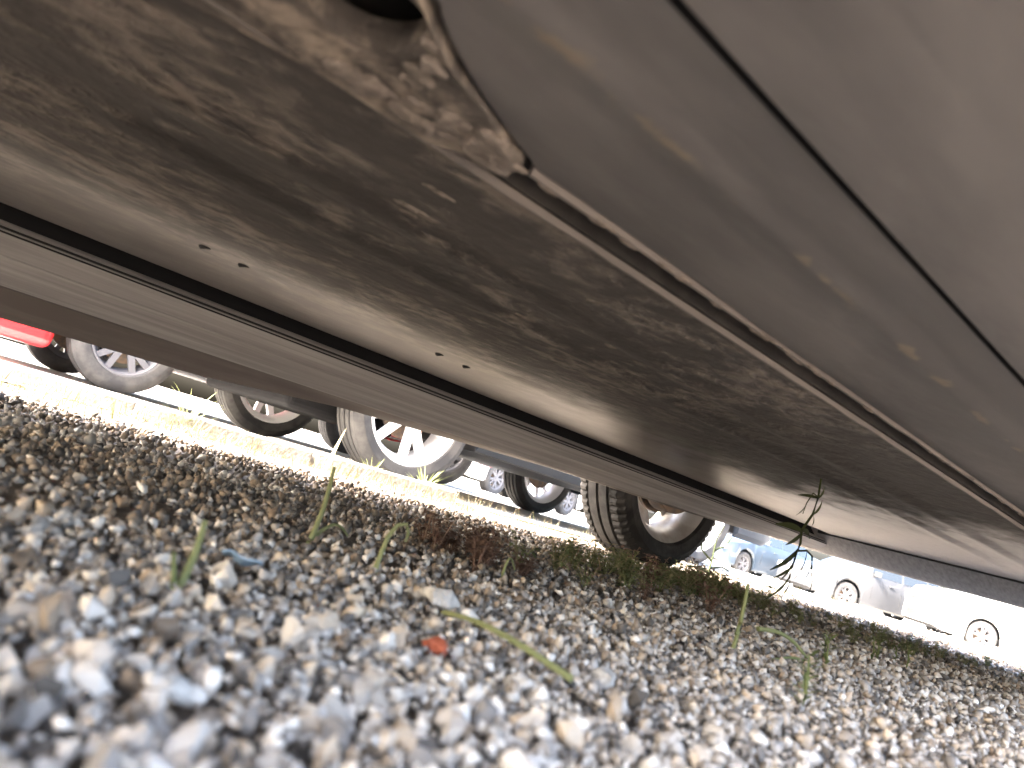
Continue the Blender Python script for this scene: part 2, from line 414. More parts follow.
def add_wheels(root, xs, ytrack, R, W, key, **kw):
    if key not in _wc: _wc[key] = wheel_meshes(R=R, W=W, **kw)
    rm, tm, dm = _wc[key]; out = []
    for x in xs:
        for sgn in (-1, 1):
            wl = link('wheel', rm, root, (x, sgn * ytrack, R - .002))
            if sgn > 0: wl.rotation_euler = (0, 0, pi)
            wl.rotation_euler.y = random.uniform(0, 1.2)
            link('tyre', tm, wl); link('brake_disc', dm, wl)
            out.append(wl)
    return out

# ------------------------------------------------------------------ cars
STYLES = {   # fraction of length -> roof line height fraction; belt height fraction
 'hatch': dict(top=[(0, .38), (.015, .47), (.05, .55), (.14, .60), (.235, .64), (.40, .965), (.52, 1.0), (.72, .985), (.86, .93), (.955, .66), (.985, .60), (1, .42)], belt=.63, ws=(.245, .395), rw=(.875, .95), side=[(.31, .52), (.54, .72), (.735, .83)]),
 'sedan': dict(top=[(0, .40), (.015, .48), (.05, .56), (.15, .61), (.25, .655), (.40, .96), (.50, 1.0), (.66, .985), (.80, .74), (.84, .71), (.97, .68), (.99, .60), (1, .42)], belt=.645, ws=(.262, .395), rw=(.68, .79), side=[(.325, .50), (.515, .66), (.67, .735)]),
 'suv': dict(top=[(0, .40), (.012, .52), (.04, .60), (.16, .645), (.25, .68), (.37, .965), (.48, 1.0), (.80, .985), (.925, .94), (.975, .66), (.99, .58), (1, .42)], belt=.655, ws=(.262, .362), rw=(.932, .97), side=[(.30, .49), (.51, .70), (.72, .885)]),
}
def interp(tab, t):
    for (a, b), (c, d) in zip(tab, tab[1:]):
        if t <= c: return b + (d - b) * ((t - a) / (c - a) if c > a else 0)
    return tab[-1][1]
def car(name, label, cat, x_front, yc, L, W, H, color, fo, wb, style='hatch', rot=0, loc=None, group=None, R=.31, tyreW=.205, clear=.2, wkey='a', wkw={}, wheels=True, under=True, front_dark=True):
    st = STYLES[style]
    if loc is None: loc = (x_front + L / 2, yc, 0)
    root = thing(name, loc, label, cat, group, rot)
    xf, xr = fo, fo + wb; Ra = R + .055
    X = set([0, .03, .08, .16, .26, L - .26, L - .16, L - .08, L - .03, L])
    for a in (xf, xr):
        for k in range(9): X.add(round(a + Ra * cos(pi * k / 8) * .999, 4))
        X.add(round(a - Ra - .004, 4)); X.add(round(a + Ra + .004, 4))
    for q, _ in st['top']: X.add(round(q * L, 4))
    for q in list(st['ws']) + list(st['rw']): X.add(round(q * L, 4))
    for a, b in st['side']: X.add(round(a * L, 4)); X.add(round(b * L, 4))
    k = .4
    while k < L - .3: X.add(round(k, 4)); k += .22
    X = sorted(X); X = [x for i, x in enumerate(X) if i == 0 or x - X[i - 1] > .003]
    def ring(x):
        e = min(x, L - x); hw = W / 2
        if e < .55: hw -= .20 * (1 - e / .55) ** 2.2 * (1 if x < L / 2 else .7)
        zl = clear + (.07 * (1 - e / .25) ** 2 if e < .25 else 0)
        for a in (xf, xr):
            d = abs(x - a)
            if d < Ra: zl = R + sqrt(max(0, Ra * Ra - d * d))
        zt = H * interp(st['top'], x / L)
        zb = min(H * st['belt'], zt - .06)
        green = max(0, (zt - zb - .1) / (H * (1 - st['belt'])))
        yr = hw - .04 - .17 * green
        z2 = max(.5 * (clear + zb), zl + .05)
        z1 = zl + .035
        return [(hw - .05, zl), (hw - .012, z1), (hw, z2), (hw - .02, max(zb, z2 + .02)), (yr, zt - .045), (yr - .10, zt - .008), (yr * .45, zt + .012), (0, zt + .016)]
    rings = [ring(x) for x in X]; P = len(rings[0])
    b = MB(); vs = []; fs = []
    for x, rg in zip(X, rings):
        full = [(x - L / 2, -y, z) for y, z in rg] + [(x - L / 2, y, z) for y, z in rg[-2::-1]]
        vs += full
    Q = 2 * P - 1
    for i in range(len(X) - 1):
        for k in range(Q - 1): fs.append((i * Q + k, (i + 1) * Q + k, (i + 1) * Q + k + 1, i * Q + k + 1))
    fs.append(tuple(range(Q))); fs.append(tuple((len(X) - 1) * Q + k for k in range(Q))[::-1])
    b.add(vs, fs); body = b.build('body', M[color], root, smooth=38)
    # glass: side windows follow the body side, windscreen and rear window the roof surface
    def side_pt(x, t, sg, off):
        rg = ring(x); (y3, z3), (y4, z4) = rg[3], rg[4]
        return (x - L / 2, sg * (y3 + (y4 - y3) * t + off), z3 + (z4 - z3) * t + off * .4)
    for a, c in st['side']:
        for sg in (-1, 1):
            n = 7; xs = lin(a * L, c * L, n); w_ = MB(); vv = []
            for off in (.006, -.012):
                for t in (.06, .93): vv += [side_pt(x, t, sg, off) for x in xs]
            ff = []
            for i in range(n - 1):
                ff += [(i, i + 1, n + i + 1, n + i), (2 * n + i, 3 * n + i, 3 * n + i + 1, 2 * n + i + 1), (i, 2 * n + i, 2 * n + i + 1, i + 1), (n + i, n + i + 1, 3 * n + i + 1, 3 * n + i)]
            ff += [(0, n, 3 * n, 2 * n), (n - 1, 3 * n - 1, 4 * n - 1, 2 * n - 1)]
            w_.add(vv, ff); w_.build('window', M['glass'], root, smooth=30)
    for nm, (a, c) in (('windscreen', st['ws']), ('rear_window', st['rw'])):
        n = 5; xs = lin(a * L, c * L, n); w_ = MB(); vv = []; cols = (-1, -.8, -.45, 0, .45, .8, 1)
        for off in (.008, -.012):
            for x in xs:
                rg = ring(x); yr = rg[4][0] - .07; zt = rg[7][1]
                for q in cols: vv.append((x - L / 2, q * yr, zt + off - .02 * abs(q) ** 2))
        m_ = len(cols); ff = []
        for i in range(n - 1):
            for k in range(m_ - 1):
                ff.append((i * m_ + k, (i + 1) * m_ + k, (i + 1) * m_ + k + 1, i * m_ + k + 1))
        o = n * m_; ff += [tuple(o + q for q in f[::-1]) for f in list(ff)]
        for i in range(n - 1):
            for k in (0, m_ - 1): ff.append((i * m_ + k, (i + 1) * m_ + k, o + (i + 1) * m_ + k, o + i * m_ + k))
        for k in range(m_ - 1):
            for i in (0, n - 1): ff.append((i * m_ + k, i * m_ + k + 1, o + i * m_ + k + 1, o + i * m_ + k))
        w_.add(vv, ff); w_.build(nm, M['glass'], root, smooth=30)
    # door seams as thin dark gaps let into the side, handles, mirrors, lamps, plates, bumper trim
    for sg in (-1, 1):
        y = sg * (W / 2)
        for q in (st['side'][0][0] + .005, st['side'][0][1] + .008, st['side'][1][1] + .008):
            s_ = MB(); zt = H * st['belt'] - .03; z0_ = clear + .09
            xx = q * L - L / 2
            if abs(q * L - xr) < Ra + .02: z0_ = R + Ra + .05
            s_.box(xx - .003, xx + .003, min(y - sg * .03, y + sg * .0016), max(y - sg * .03, y + sg * .0016), max(z0_, .5 * (clear + H * st['belt']) - .16), max(.5 * (clear + H * st['belt']) + .12, z0_ + .1)); s_.build('door_gap', M['trim'], root)
        for q in (st['side'][0][1] - .05, st['side'][1][1] - .05):
            s_ = MB(); xx = q * L - L / 2; s_.box(xx - .09, xx + .02, min(y - sg * .02, y + sg * .022), max(y - sg * .02, y + sg * .022), H * st['belt'] - .14, H * st['belt'] - .11)
            bevel(s_.build('door_handle', M[color], root), .006)
        s_ = MB(); xx = st['side'][0][0] * L + .06 - L / 2
        s_.box(xx - .05, xx + .05, min(y - sg * .03, y + sg * .15), max(y - sg * .03, y + sg * .15), H * st['belt'] - .0, H * st['belt'] + .13)
        bevel(s_.build('wing_mirror', M[color], root), .03, 3)
        s_ = MB(); s_.box(-L / 2 + .03, -L / 2 + .30, min(sg * (W / 2 - .36), sg * (W / 2 - .085)), max(sg * (W / 2 - .36), sg * (W / 2 - .085)), H * .385, H * .475)
        bevel(s_.build('headlight', M['lamp'], root), .03, 3)
        s_ = MB(); s_.box(L / 2 - .22, L / 2 - .01, min(sg * (W / 2 - .34), sg * (W / 2 - .075)), max(sg * (W / 2 - .34), sg * (W / 2 - .075)), H * .46, H * .58)
        bevel(s_.build('tail_light', M['tail'], root), .03, 3)
    for e, nm in ((-1, 'front'), (1, 'rear')):
        s_ = MB(); xx = e * (L / 2 + .004)
        s_.box(min(xx, xx - e * .05), max(xx, xx - e * .05), -.26, .26, H * .31, H * .31 + .115); s_.build('number_plate', M['plate'], root)
        s_ = MB(); xx = e * (L / 2 + .002)
        s_.box(min(xx, xx - e * .12), max(xx, xx - e * .12), -W / 2 + .33, W / 2 - .33, clear + .10, H * .29); bevel(s_.build('bumper_grille', M['trim'], root), .015)
    s_ = MB(); s_.box(-L / 2 + .008 - .012, -L / 2 + .10, -W / 2 + .45, W / 2 - .45, H * .40, H * .46); bevel(s_.build('grille', M['trim'], root), .012)
    if under:
        u = MB(); q = W / 2 - .06
        u.box(-L / 2 + .10, xf - Ra - L / 2 - .01, -q + .13, q - .13, clear - .002, clear + .25)
        u.box(xf + Ra - L / 2 + .01, xr - Ra - L / 2 - .01, -q, q, clear - .005, clear + .15)
        u.box(xr + Ra - L / 2 + .01, L / 2 - .10, -q + .10, q - .10, clear + .03, clear + .25)
        u.box(xf - Ra - L / 2 - .008, xf + Ra - L / 2 + .008, -q + .38, q - .38, clear + .03, clear + .30)
        u.box(xr - Ra - L / 2 - .008, xr + Ra - L / 2 + .008, -q + .38, q - .38, clear + .06, clear + .30)
        u.box(-L / 2 + .14, L / 2 - .14, -q + .05, q - .05, clear + .47, clear + .49)
        u.build('underbody', M['trim'], root)
        for x in (xf, xr):
            ax = MB(); ax.tube([(x - L / 2, -W / 2 + .2, R - .01), (x - L / 2, 0, R - .035), (x - L / 2, W / 2 - .2, R - .01)], .028, 10); ax.build('axle', M['disc'], root, smooth=40)
    if wheels:
        add_wheels(root, (xf - L / 2, xr - L / 2), W / 2 - tyreW / 2 - .025, R, tyreW, wkey, **wkw)
    return root, ring, X

random.seed(4)
# ---- the vehicle overhead -------------------------------------------------
AY0, AY1 = -.075, 1.895
A_L, A_XF = 4.70, -1.28
AC = (AY0 + AY1) / 2; AW = AY1 - AY0
A, _, _ = car('parked_car', 'bronze car overhead, its muddy dusty underside seen from the gravel', 'car', A_XF, AC, A_L, AW, 1.62, 'bronze paint', .82, 2.77, 'suv', clear=.30, R=.328, tyreW=.225,
              wkey='own', wkw=dict(rimR=.228, rim_mat='steel', tyre_mat='tyre', style='steel', seg=72, sipes=True), under=False)
FZ = .315
c_ = MB(); c_.box(-.85, 3.12, .0, 1.485, .40, .44); c_.box(-.98, 3.34, -.0, 1.84, .74, .76)
c_.build('dark_lid', M['black'], A, world=True)  # black lids added inside the shell so light doesn't leak and gaps stay dark
# floor pan with pressed ribs
def floor_z(x, y):
    z = FZ + (.0028 if y < .8 else max(.0006, .0028 - .006 * (y - .8))) * vnoise(x * 3, y * 9, 3)
    for yc in (.60, .72):
        d = abs(y - yc)
        if d < .035 and .1 < x < 2.9: z -= .006 * (.5 + .5 * cos(pi * d / .035))
    return z
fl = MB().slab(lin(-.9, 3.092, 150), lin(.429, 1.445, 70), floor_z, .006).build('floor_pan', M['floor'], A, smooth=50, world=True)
# recess roof and its bright lip, the flange of the joint
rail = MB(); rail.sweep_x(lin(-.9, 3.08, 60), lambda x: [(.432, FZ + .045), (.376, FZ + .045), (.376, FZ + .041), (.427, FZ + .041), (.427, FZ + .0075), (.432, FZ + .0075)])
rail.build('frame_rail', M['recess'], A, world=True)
for y0_, xs_, zt_ in ((.3815, .29, .03), (.4265, -.4, .004)):
    fr = MB(); fr.sweep_x(lin(xs_, 3.08, 110), lambda x: [(y0_ + .0022 + .0007 * vnoise(x * 9, y0_), FZ + zt_), (y0_ + .002, FZ - .0015 - .0014 * vnoise(x * 14, 2)), (y0_ - .001, FZ - .0015 - .0014 * vnoise(x * 14, 2)), (y0_ - .002, FZ + zt_)])
    fr.build('weld_flange', M['skirt'], A, world=True)
# undertray between flange and seam, creased
def tray_z(x, y):
    d = abs(y - .265)
    return FZ + .002 + .0016 * vnoise(x * 5, y * 14, 5) - (.004 * (1 - d / .02) if d < .02 else 0)
ty = lin(.203, .378, 26)
def tray_start(y):   # curved front edge of the tray
    t = (y - .30) / (.381 - .30)
    return .150 + (.15 * max(0, t) ** 1.3 if t > 0 else -.4 * min(1, -t * 3))
tr = MB(); vs = []; fs = []; nx = 90
for lay in (0, .004):
    for i in range(nx):
        for y in ty:
            x0 = tray_start(y); x = x0 + (3.08 - x0) * i / (nx - 1); vs.append((x, y, tray_z(x, y) + lay))
m_ = len(ty); o_ = nx * m_
for i in range(nx - 1):
    for k in range(m_ - 1):
        f = (i * m_ + k, i * m_ + k + 1, (i + 1) * m_ + k + 1, (i + 1) * m_ + k); fs += [f, tuple(q + o_ for q in f[::-1])]
for i in range(nx - 1):
    for k in (0, m_ - 1): fs.append((i * m_ + k, (i + 1) * m_ + k, o_ + (i + 1) * m_ + k, o_ + i * m_ + k))
for k in range(m_ - 1):
    for i in (0, nx - 1): fs.append((i * m_ + k, i * m_ + k + 1, o_ + i * m_ + k + 1, o_ + i * m_ + k))
tr.add(vs, fs).build('undertray', M['tray'], A, smooth=50, world=True)
np_ = MB().slab(lin(-.9, 3.08, 60), lin(-.02, .1955, 22), lambda x, y: FZ - .001 + .0016 * vnoise(x * 4, y * 9, 8), .006)
np_.build('undertray_panel', M['tray'], A, smooth=50, world=True)
MB().sweep_x([-.9, 3.08], lambda x: [(.1958, FZ), (.1963, FZ), (.1963, FZ + .03), (.2022, FZ + .03), (.2022, FZ + .0015), (.2027, FZ + .0015), (.2027, FZ + .032), (.1958, FZ + .032)]).build('seam_strip', M['black'], A, world=True)
ns = MB().sweep_x([-.55, 2.05], lambda x: [(-.02, FZ + .02), (-.02, .295), (-.05, .285), (-.066, .30), (-.066, FZ + .02)]); ns.build('sill', M['skirt'], A, world=True)
# bracket with the oval hole
hx, hy, ha, hb = .140, .350, .030, .034
out = [(-.25, .44), (.08, .441), (.155, .426), (.235, .424), (.286, .386), (.262, .372), (.226, .352), (.19, .338), (.165, .322), (.14, .303), (-.25, .29)]
bm = bmesh.new()
n = 28
inner = [bm.verts.new((hx + ha * cos(2 * pi * k / n), hy + hb * sin(2 * pi * k / n), FZ + .004)) for k in range(n)]
dense = []
for i in range(len(out)):
    a, b = Vector((*out[i], 0)), Vector((*out[(i + 1) % len(out)], 0)); q = max(1, int((b - a).length / .03))
    for k in range(q): dense.append(a.lerp(b, k / q))
outer = [bm.verts.new((v.x, v.y, FZ - .002)) for v in dense]
ed = [bm.edges.new((inner[k], inner[(k + 1) % n])) for k in range(n)] + [bm.edges.new((outer[k], outer[(k + 1) % len(outer)])) for k in range(len(outer))]
bmesh.ops.triangle_fill(bm, use_beauty=True, use_dissolve=False, edges=ed)
ret = bmesh.ops.extrude_face_region(bm, geom=bm.faces[:])
for v in [e for e in ret['geom'] if isinstance(e, bmesh.types.BMVert)]: v.co.z += .018
bmesh.ops.recalc_face_normals(bm, faces=bm.faces)
bm.transform(Matrix.Translation(-root_of(A)))
me = bpy.data.meshes.new('rail_bracket'); bm.to_mesh(me); bm.free(); me.materials.append(M['bracket']); link('rail_bracket', me, A)
# caked mud clods: low lumps stuck under the bracket, along the flange and over the floor pan
mb = MB(); rng = random.Random(11)
ico = bmesh.new(); bmesh.ops.create_icosphere(ico, subdivisions=2, radius=1); IV = [v.co.copy() for v in ico.verts]; IF = [tuple(v.index for v in f.verts) for f in ico.faces]; ico.free()
def clod(x, y, z, rx, ry, rz):
    sd_ = rng.random() * 50; vs = []
    for v in IV:
        k = 1 + .45 * vnoise(v.x * 1.7 + sd_, v.y * 1.7 + v.z * 1.3, sd_)
        vs.append((x + v.x * rx * k, y + v.y * ry * k, z + v.z * rz * k))
    mb.add(vs, IF)
for k in range(34):
    t = rng.random(); x = .165 + .115 * t + rng.gauss(0, .008); y = .412 - .030 * t + rng.gauss(0, .010); r_ = .002 + .010 * rng.random() ** 2.5
    clod(x, y, FZ - .001, r_ * rng.uniform(.9, 2.2), r_ * rng.uniform(.5, 1.1), r_ * .42)
for k in range(9):
    t = rng.random(); clod(.172 + .02 * t + rng.gauss(0, .003), .33 + .05 * t, FZ, rng.uniform(.004, .012), rng.uniform(.003, .006), .003)
for k in range(60):
    x = .3 + 2.4 * rng.random() ** 1.3; clod(x, .383 + rng.gauss(0, .002), FZ - .001, rng.uniform(.003, .014), rng.uniform(.001, .002), rng.uniform(.0008, .002))
for k in range(16):
    x = rng.uniform(.0, .8); y = rng.triangular(.44, .95, .48); clod(x, y, FZ + .0004, rng.uniform(.006, .024), rng.uniform(.003, .008), rng.uniform(.001, .0026))
tag(mb.build('caked_mud', M['mud'], A, smooth=60, world=True), kind='stuff')
for x, y in ((.332, 1.10), (.395, 1.112), (.80, 1.155), (.875, 1.165)):     # small dark plugs let into the floor
    pg = MB().tube([(x, y, FZ + .004), (x, y, FZ - .0012), (x + .0005, y, FZ - .0025)], [.008, .008, .006], 16); pg.build('drain_plug', M['rubber'], A, smooth=40, world=True)
# far sill: seal gap, thin seal strips, bright band, lower skirt
def low_z(x): return interp([(-1, .145), (.2, .147), (.56, .157), (.9, .186), (1.65, .212), (2.4, .226), (3.2, .255)], x)
def band_z(x): return interp([(-1, .199), (.2, .199), (1.0, .206), (1.6, .213), (2.4, .224), (3.2, .25)], x)
sx = lin(-.80, 3.30, 96)
def sill_prof(x):
    zb = band_z(x); return [(1.500, .277), (1.523, .277 - .42 * (.277 - zb)), (1.5265, .277 - .43 * (.277 - zb)), (1.528, .277 - .47 * (.277 - zb)), (1.556, zb + .003), (1.562, zb), (1.575, .26), (1.53, .30)]
MB().sweep_x(sx, sill_prof).build('far_sill', M['sill'], A, smooth=40, world=True)
MB().sweep_x(sx, lambda x: [(1.5625, band_z(x) + .001), (1.572, band_z(x) - .002), (1.60, min(band_z(x) - .003, low_z(x))), (1.615, min(band_z(x), low_z(x) + .003)), (1.63, .265), (1.578, .265)]).build('sill_skirt', M['skirt'], A, smooth=40, world=True)
for mt_, z0_, z1_ in (('rubber', .2775, .2805), ('sill', .2815, .2835), ('rubber', .284, .288), ('sill', .2885, .2905)):
    MB().sweep_x(sx, lambda x: [(1.4995, z0_), (1.5005, z1_), (1.53, z1_ + .002), (1.53, z0_ + .001)]).build('seal_strip', M[mt_], A, world=True)
MB().sweep_x(sx, lambda x: [(1.531, .28), (1.56, .28), (1.56, .42), (1.53, .42)]).build('recess_wall', M['black'], A, world=True)
for k in range(9):    # pressed dimples / plugs on the band
    pass
# rear bumper inner face
rb = MB().sweep_x([0], lambda x: [], False) if False else MB()
ys = lin(.02, 1.80, 40); pr = [(3.105, FZ + .004), (3.16, .292), (3.29, .243), (3.33, .238), (3.40, .26), (3.40, .34), (3.11, .34)]
vs = []; P = len(pr)
for y in ys:
    cc = -.06 * (abs(y - .92) / .9) ** 3
    for x, z in pr: vs.append((x + cc, y, z + .012 * (abs(y - .92) / .9) ** 4))
fs = [(i * P + k, i * P + (k + 1) % P, (i + 1) * P + (k + 1) % P, (i + 1) * P + k) for i in range(len(ys) - 1) for k in range(P)]
fs += [tuple(range(P)), tuple((len(ys) - 1) * P + k for k in range(P))]
MB().slab([3.084, 3.098, 3.112], lin(.06, 1.50, 40), lambda x, y: FZ - .006 + .0012 * vnoise(y * 6, x, 4), .012).build('seal_strip', M['rubber'], A, world=True)
rb.add(vs, fs).build('rear_bumper', M['sill'], A, smooth=40, world=True)
# suspension at the far rear wheel
dr = MB(); dr.disc_y(.125, 1.655, 1.72, 40, 2.31, .326); dr.disc_y(.06, 1.60, 1.66, 24, 2.31, .326); dr.build('brake_drum', M['disc'], A, smooth=40, world=True)
ab = MB(); ab.tube([(2.31, .1, .366), (2.31, 1.40, .366), (2.31, 1.61, .340)], [.03, .03, .03], 12); ab.build('axle', M['black'], A, smooth=50, world=True)

# ---- the cars beyond ------------------------------------------------------
SL, _, _ = car('parked_car', 'dark slate car with bright silver spoked wheels parked beside the dry grass', 'car', 1.20, 3.78, 4.35, 1.78, 1.62, 'slate paint', .82, 2.43, 'suv', clear=.25, R=.335, wkey='silver', wkw=dict(rimR=.243, spokes=5, rim_mat='alloy'))
gd = MB(); gd.box(1.50, 2.08, 3.16, 4.20, .185, .30)
bevel(gd.build('splash_guard', M['black'], SL, world=True), .03, 3)
RC, _, _ = car('parked_car', 'red car with grey five spoked wheels beyond the slate car', 'car', .44, 5.78, 4.1, 1.74, 1.46, 'red paint', .84, 2.5, 'hatch', clear=.25, wkey='grey', wkw=dict(rimR=.20, spokes=5, rim_mat='greyrim'))
rk = MB(); rk.box(.45, .90, 4.93, 6.63, .125, .40)
bevel(rk.build('bumper_skirt', M['red paint'], RC, world=True), .05, 4)
car('parked_car', 'white hatchback standing far off across the pale paving behind the slate car', 'car', 0, 0, 4.2, 1.75, 1.5, 'white paint', .85, 2.55, 'hatch', loc=(10.1, 11.3, lot_z(10)), rot=RAD(12), wkey='grey')
car('parked_car', 'greyish blue sedan parked far off across the bright paving', 'car', 0, 0, 4.5, 1.78, 1.44, 'silver blue paint', .9, 2.65, 'sedan', loc=(19.5, 11.1, lot_z(19.5)), rot=RAD(-8), wkey='grey', group='cars parked far off')
car('parked_car', 'grey sedan parked far off between the blue sedan and the white wagon', 'car', 0, 0, 4.5, 1.78, 1.42, 'silver paint', .9, 2.65, 'sedan', loc=(20.0, 8.0, lot_z(20)), rot=RAD(-30), wkey='grey', group='cars parked far off')
car('parked_car', 'white wagon with dark windows parked far off beside the grey sedan', 'car', 0, 0, 4.6, 1.82, 1.68, 'cream white paint', .9, 2.7, 'suv', loc=(19.9, 4.7, lot_z(19.9)), rot=RAD(-45), wkey='grey', group='cars parked far off')

# ------------------------------------------------------------------ kerb, gravel, loose things
kb = tag(bpy.data.objects.new('kerb', None), kind='structure'); COL.objects.link(kb); kb.location = (.2, 2.80, 0); kb.rotation_euler = (0, 0, RAD(-12))
ks = MB().box(0, .585, -.05, .05, -.03, .048).mesh('kerb_stone', M['kerb'])
for k in range(-3, 3):
    o = link('kerb_stone', ks, kb, (k * .6, random.uniform(-.006, .006), random.uniform(-.006, .004))); bevel(o, .008)

rs = np.random.RandomState(7)
def hull(seed, npts):
    r = np.random.RandomState(seed); bm = bmesh.new()
    pts = r.normal(size=(npts, 3)); pts /= np.linalg.norm(pts, axis=1)[:, None]
    pts *= r.uniform(.62, 1.0, (npts, 1)); pts *= np.array([1, r.uniform(.65, .95), r.uniform(.5, .8)])
    for p_ in pts: bm.verts.new(p_)
    g_ = bmesh.ops.convex_hull(bm, input=bm.verts[:])
    bmesh.ops.delete(bm, geom=[e for e in set(g_['geom_interior']) | set(g_['geom_unused']) if isinstance(e, bmesh.types.BMVert)], context='VERTS')
    bmesh.ops.triangulate(bm, faces=bm.faces[:]); bmesh.ops.recalc_face_normals(bm, faces=bm.faces)
    bm.verts.index_update()
    V = np.array([v.co[:] for v in bm.verts]); F = np.array([[v.index for v in f.verts] for f in bm.faces]); bm.free()
    return V, F
HI = [hull(100 + k, 17) for k in range(14)]
LO = [hull(200 + k, 11) for k in range(24)]
def rotm(r):
    q = r.normal(size=4); q /= np.linalg.norm(q); a, b, c, d = q
    return np.array([[1 - 2 * (c * c + d * d), 2 * (b * c - a * d), 2 * (b * d + a * c)], [2 * (b * c + a * d), 1 - 2 * (b * b + d * d), 2 * (c * d - a * b)], [2 * (b * d - a * c), 2 * (c * d + a * b), 1 - 2 * (b * b + c * c)]])
SPECIAL = [(.424, .503, .022), (.325, .377, .014), (.25, .526, .02), (.451, .343, .016), (.345, .32, .014), (.128, .286, .010)]
def free_of(x, y, r): return all((x - a) ** 2 + (y - b) ** 2 > (c * .8) ** 2 for a, b, c in SPECIAL)
# candidate stones: dense near the camera, coarser farther off
cand = []
def scatter(x0, x1, y0, y1, n, rmin, rmax, lift):
    for _ in range(n):
        x = rs.uniform(x0, x1); y = rs.uniform(y0, y1); r = rmin + (rmax - rmin) * rs.beta(1.3, 3.2)
        if free_of(x, y, r): cand.append((x, y, r, rs.uniform(-.35, .55) * r + rs.uniform(0, lift)))
scatter(-.45, 1.3, .06, .62, 10500, .0038, .0125, .010)
scatter(-.35, 1.0, .10, .45, 6000, .003, .008, .007)
scatter(-.30, 1.2, .14, .62, 11000, .0018, .0042, .009)
scatter(-.45, 1.9, .55, 1.15, 9500, .0042, .0125, .008)
scatter(-.5, 2.6, 1.1, 1.95, 7600, .006, .016, .005)
scatter(1.2, 3.2, .02, 1.15, 7600, .006, .016, .006)
scatter(2.4, 7.0, -.2, 2.2, 8000, .009, .021, .004)
scatter(-.6, 2.5, -.55, .08, 3000, .006, .016, .004)
FWn = np.array(FW); 
def size_px(c):
    d = np.array([c[0], c[1], c[3] - CAM_H]); dep = d @ FWn
    if dep < .12: return 0
    u = 512 + 770 * (d @ np.array(RT)) / dep; v = 384 - 770 * (d @ np.array(UP)) / dep
    if not (-30 < u < 1050 and v < 800): return 0
    return 770 * c[2] / dep
cand.sort(key=size_px, reverse=True)
hm = []
for V, F in HI:
    me = bpy.data.meshes.new('stone'); me.from_pydata([tuple(v) for v in V], [], [tuple(f) for f in F]); me.materials.append(M['stone']); hm.append(me)
ground_stones = cand[:300]; rest = cand[300:]
for k, (x, y, r, z) in enumerate(ground_stones):
    o = link('stone', hm[k % len(hm)], ground, (x, y, z)); s_ = r * 1.12
    o.scale = (s_, s_ * rs.uniform(.8, 1), s_ * rs.uniform(.7, 1)); o.rotation_euler = Euler(rs.uniform(0, 6.28, 3))
def stone_tone(x, y):      # soil-brown stones, and darker ones painting in the shade deeper under the car
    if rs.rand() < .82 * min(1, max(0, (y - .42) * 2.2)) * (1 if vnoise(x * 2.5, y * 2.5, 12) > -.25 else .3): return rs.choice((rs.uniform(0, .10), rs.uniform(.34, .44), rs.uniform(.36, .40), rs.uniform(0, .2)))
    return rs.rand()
VV = []; FF = []; TT = []; off = 0
for x, y, r, z in rest:
    V, F = LO[rs.randint(len(LO))]; V2 = (V * r) @ rotm(rs).T + np.array([x, y, z])
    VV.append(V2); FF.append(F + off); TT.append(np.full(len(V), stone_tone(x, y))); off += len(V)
VV = np.concatenate(VV); FF = np.concatenate(FF); TT = np.concatenate(TT)
me = bpy.data.meshes.new('gravel'); me.vertices.add(len(VV)); me.vertices.foreach_set('co', VV.ravel())
me.loops.add(FF.size); me.loops.foreach_set('vertex_index', FF.ravel().astype(np.int32)); me.polygons.add(len(FF))
me.polygons.foreach_set('loop_start', np.arange(0, FF.size, 3, dtype=np.int32)); me.update(calc_edges=True); me.validate()
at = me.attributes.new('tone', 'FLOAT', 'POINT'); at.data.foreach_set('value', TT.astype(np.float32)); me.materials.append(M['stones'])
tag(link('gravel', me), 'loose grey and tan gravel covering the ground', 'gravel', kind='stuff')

def lump(name, seed, loc, dims, rot, material, label, cat):
    V, F = hull(seed, 34); b = MB(); b.add([(v[0] * dims[0], v[1] * dims[1], v[2] * dims[2]) for v in V], [tuple(f) for f in F])
    o = b.build(name, material, loc=loc); o.rotation_euler = rot; bevel(o, .0012, 2); return tag(o, label, cat)
lump('stone', 31, (.424, .503, .014), (.021, .019, .024), (.2, .3, .4), M['pale'], 'large pale blocky stone standing upright behind the orange brick chip', 'stone')
lump('brick_fragment', 36, (.325, .377, .009), (.0165, .013, .012), (.2, .3, .6), M['brick'], 'orange chip of broken brick lying at the end of the green stem', 'brick chip')
lump('stone', 33, (.451, .343, .010), (.016, .013, .012), (.1, .2, .9), M['pale'], 'flat pale stone on the gravel to the side of the green stem', 'stone')
lump('stone', 34, (.345, .32, .010), (.012, .011, .010), (.4, .2, 1.9), M['pale'], 'small whitish stone close under the green stem', 'stone')
lump('stone', 35, (.128, .286, .010), (.013, .010, .008), (.1, .25, .2), M['pale'], 'small whitish stone half sunk among the dark pebbles, away from the stem', 'stone')
b = MB(); n = 9; vs = []
for i in range(n):
    for j in range(6):
        x = (i / (n - 1) - .5) * .028; y = (j / 5 - .5) * .020 * (1 - .5 * abs(i / (n - 1) - .45)); vs.append((x, y, .006 + .005 * vnoise(x * 60, y * 90, 4) + .0015 * sin(i * 1.1)))
b.add(vs, [(i * 6 + j, (i + 1) * 6 + j, (i + 1) * 6 + j + 1, i * 6 + j + 1) for i in range(n - 1) for j in range(5)])
o = b.build('plastic_scrap', M['bluescrap'], loc=(.245, .505, .012), smooth=60); o.rotation_euler = (-.35, 0, RAD(-32)); md = o.modifiers.new('thick', 'SOLIDIFY'); md.thickness = .0012
tag(o, 'crumpled pale blue scrap of plastic lying on the gravel', 'litter')

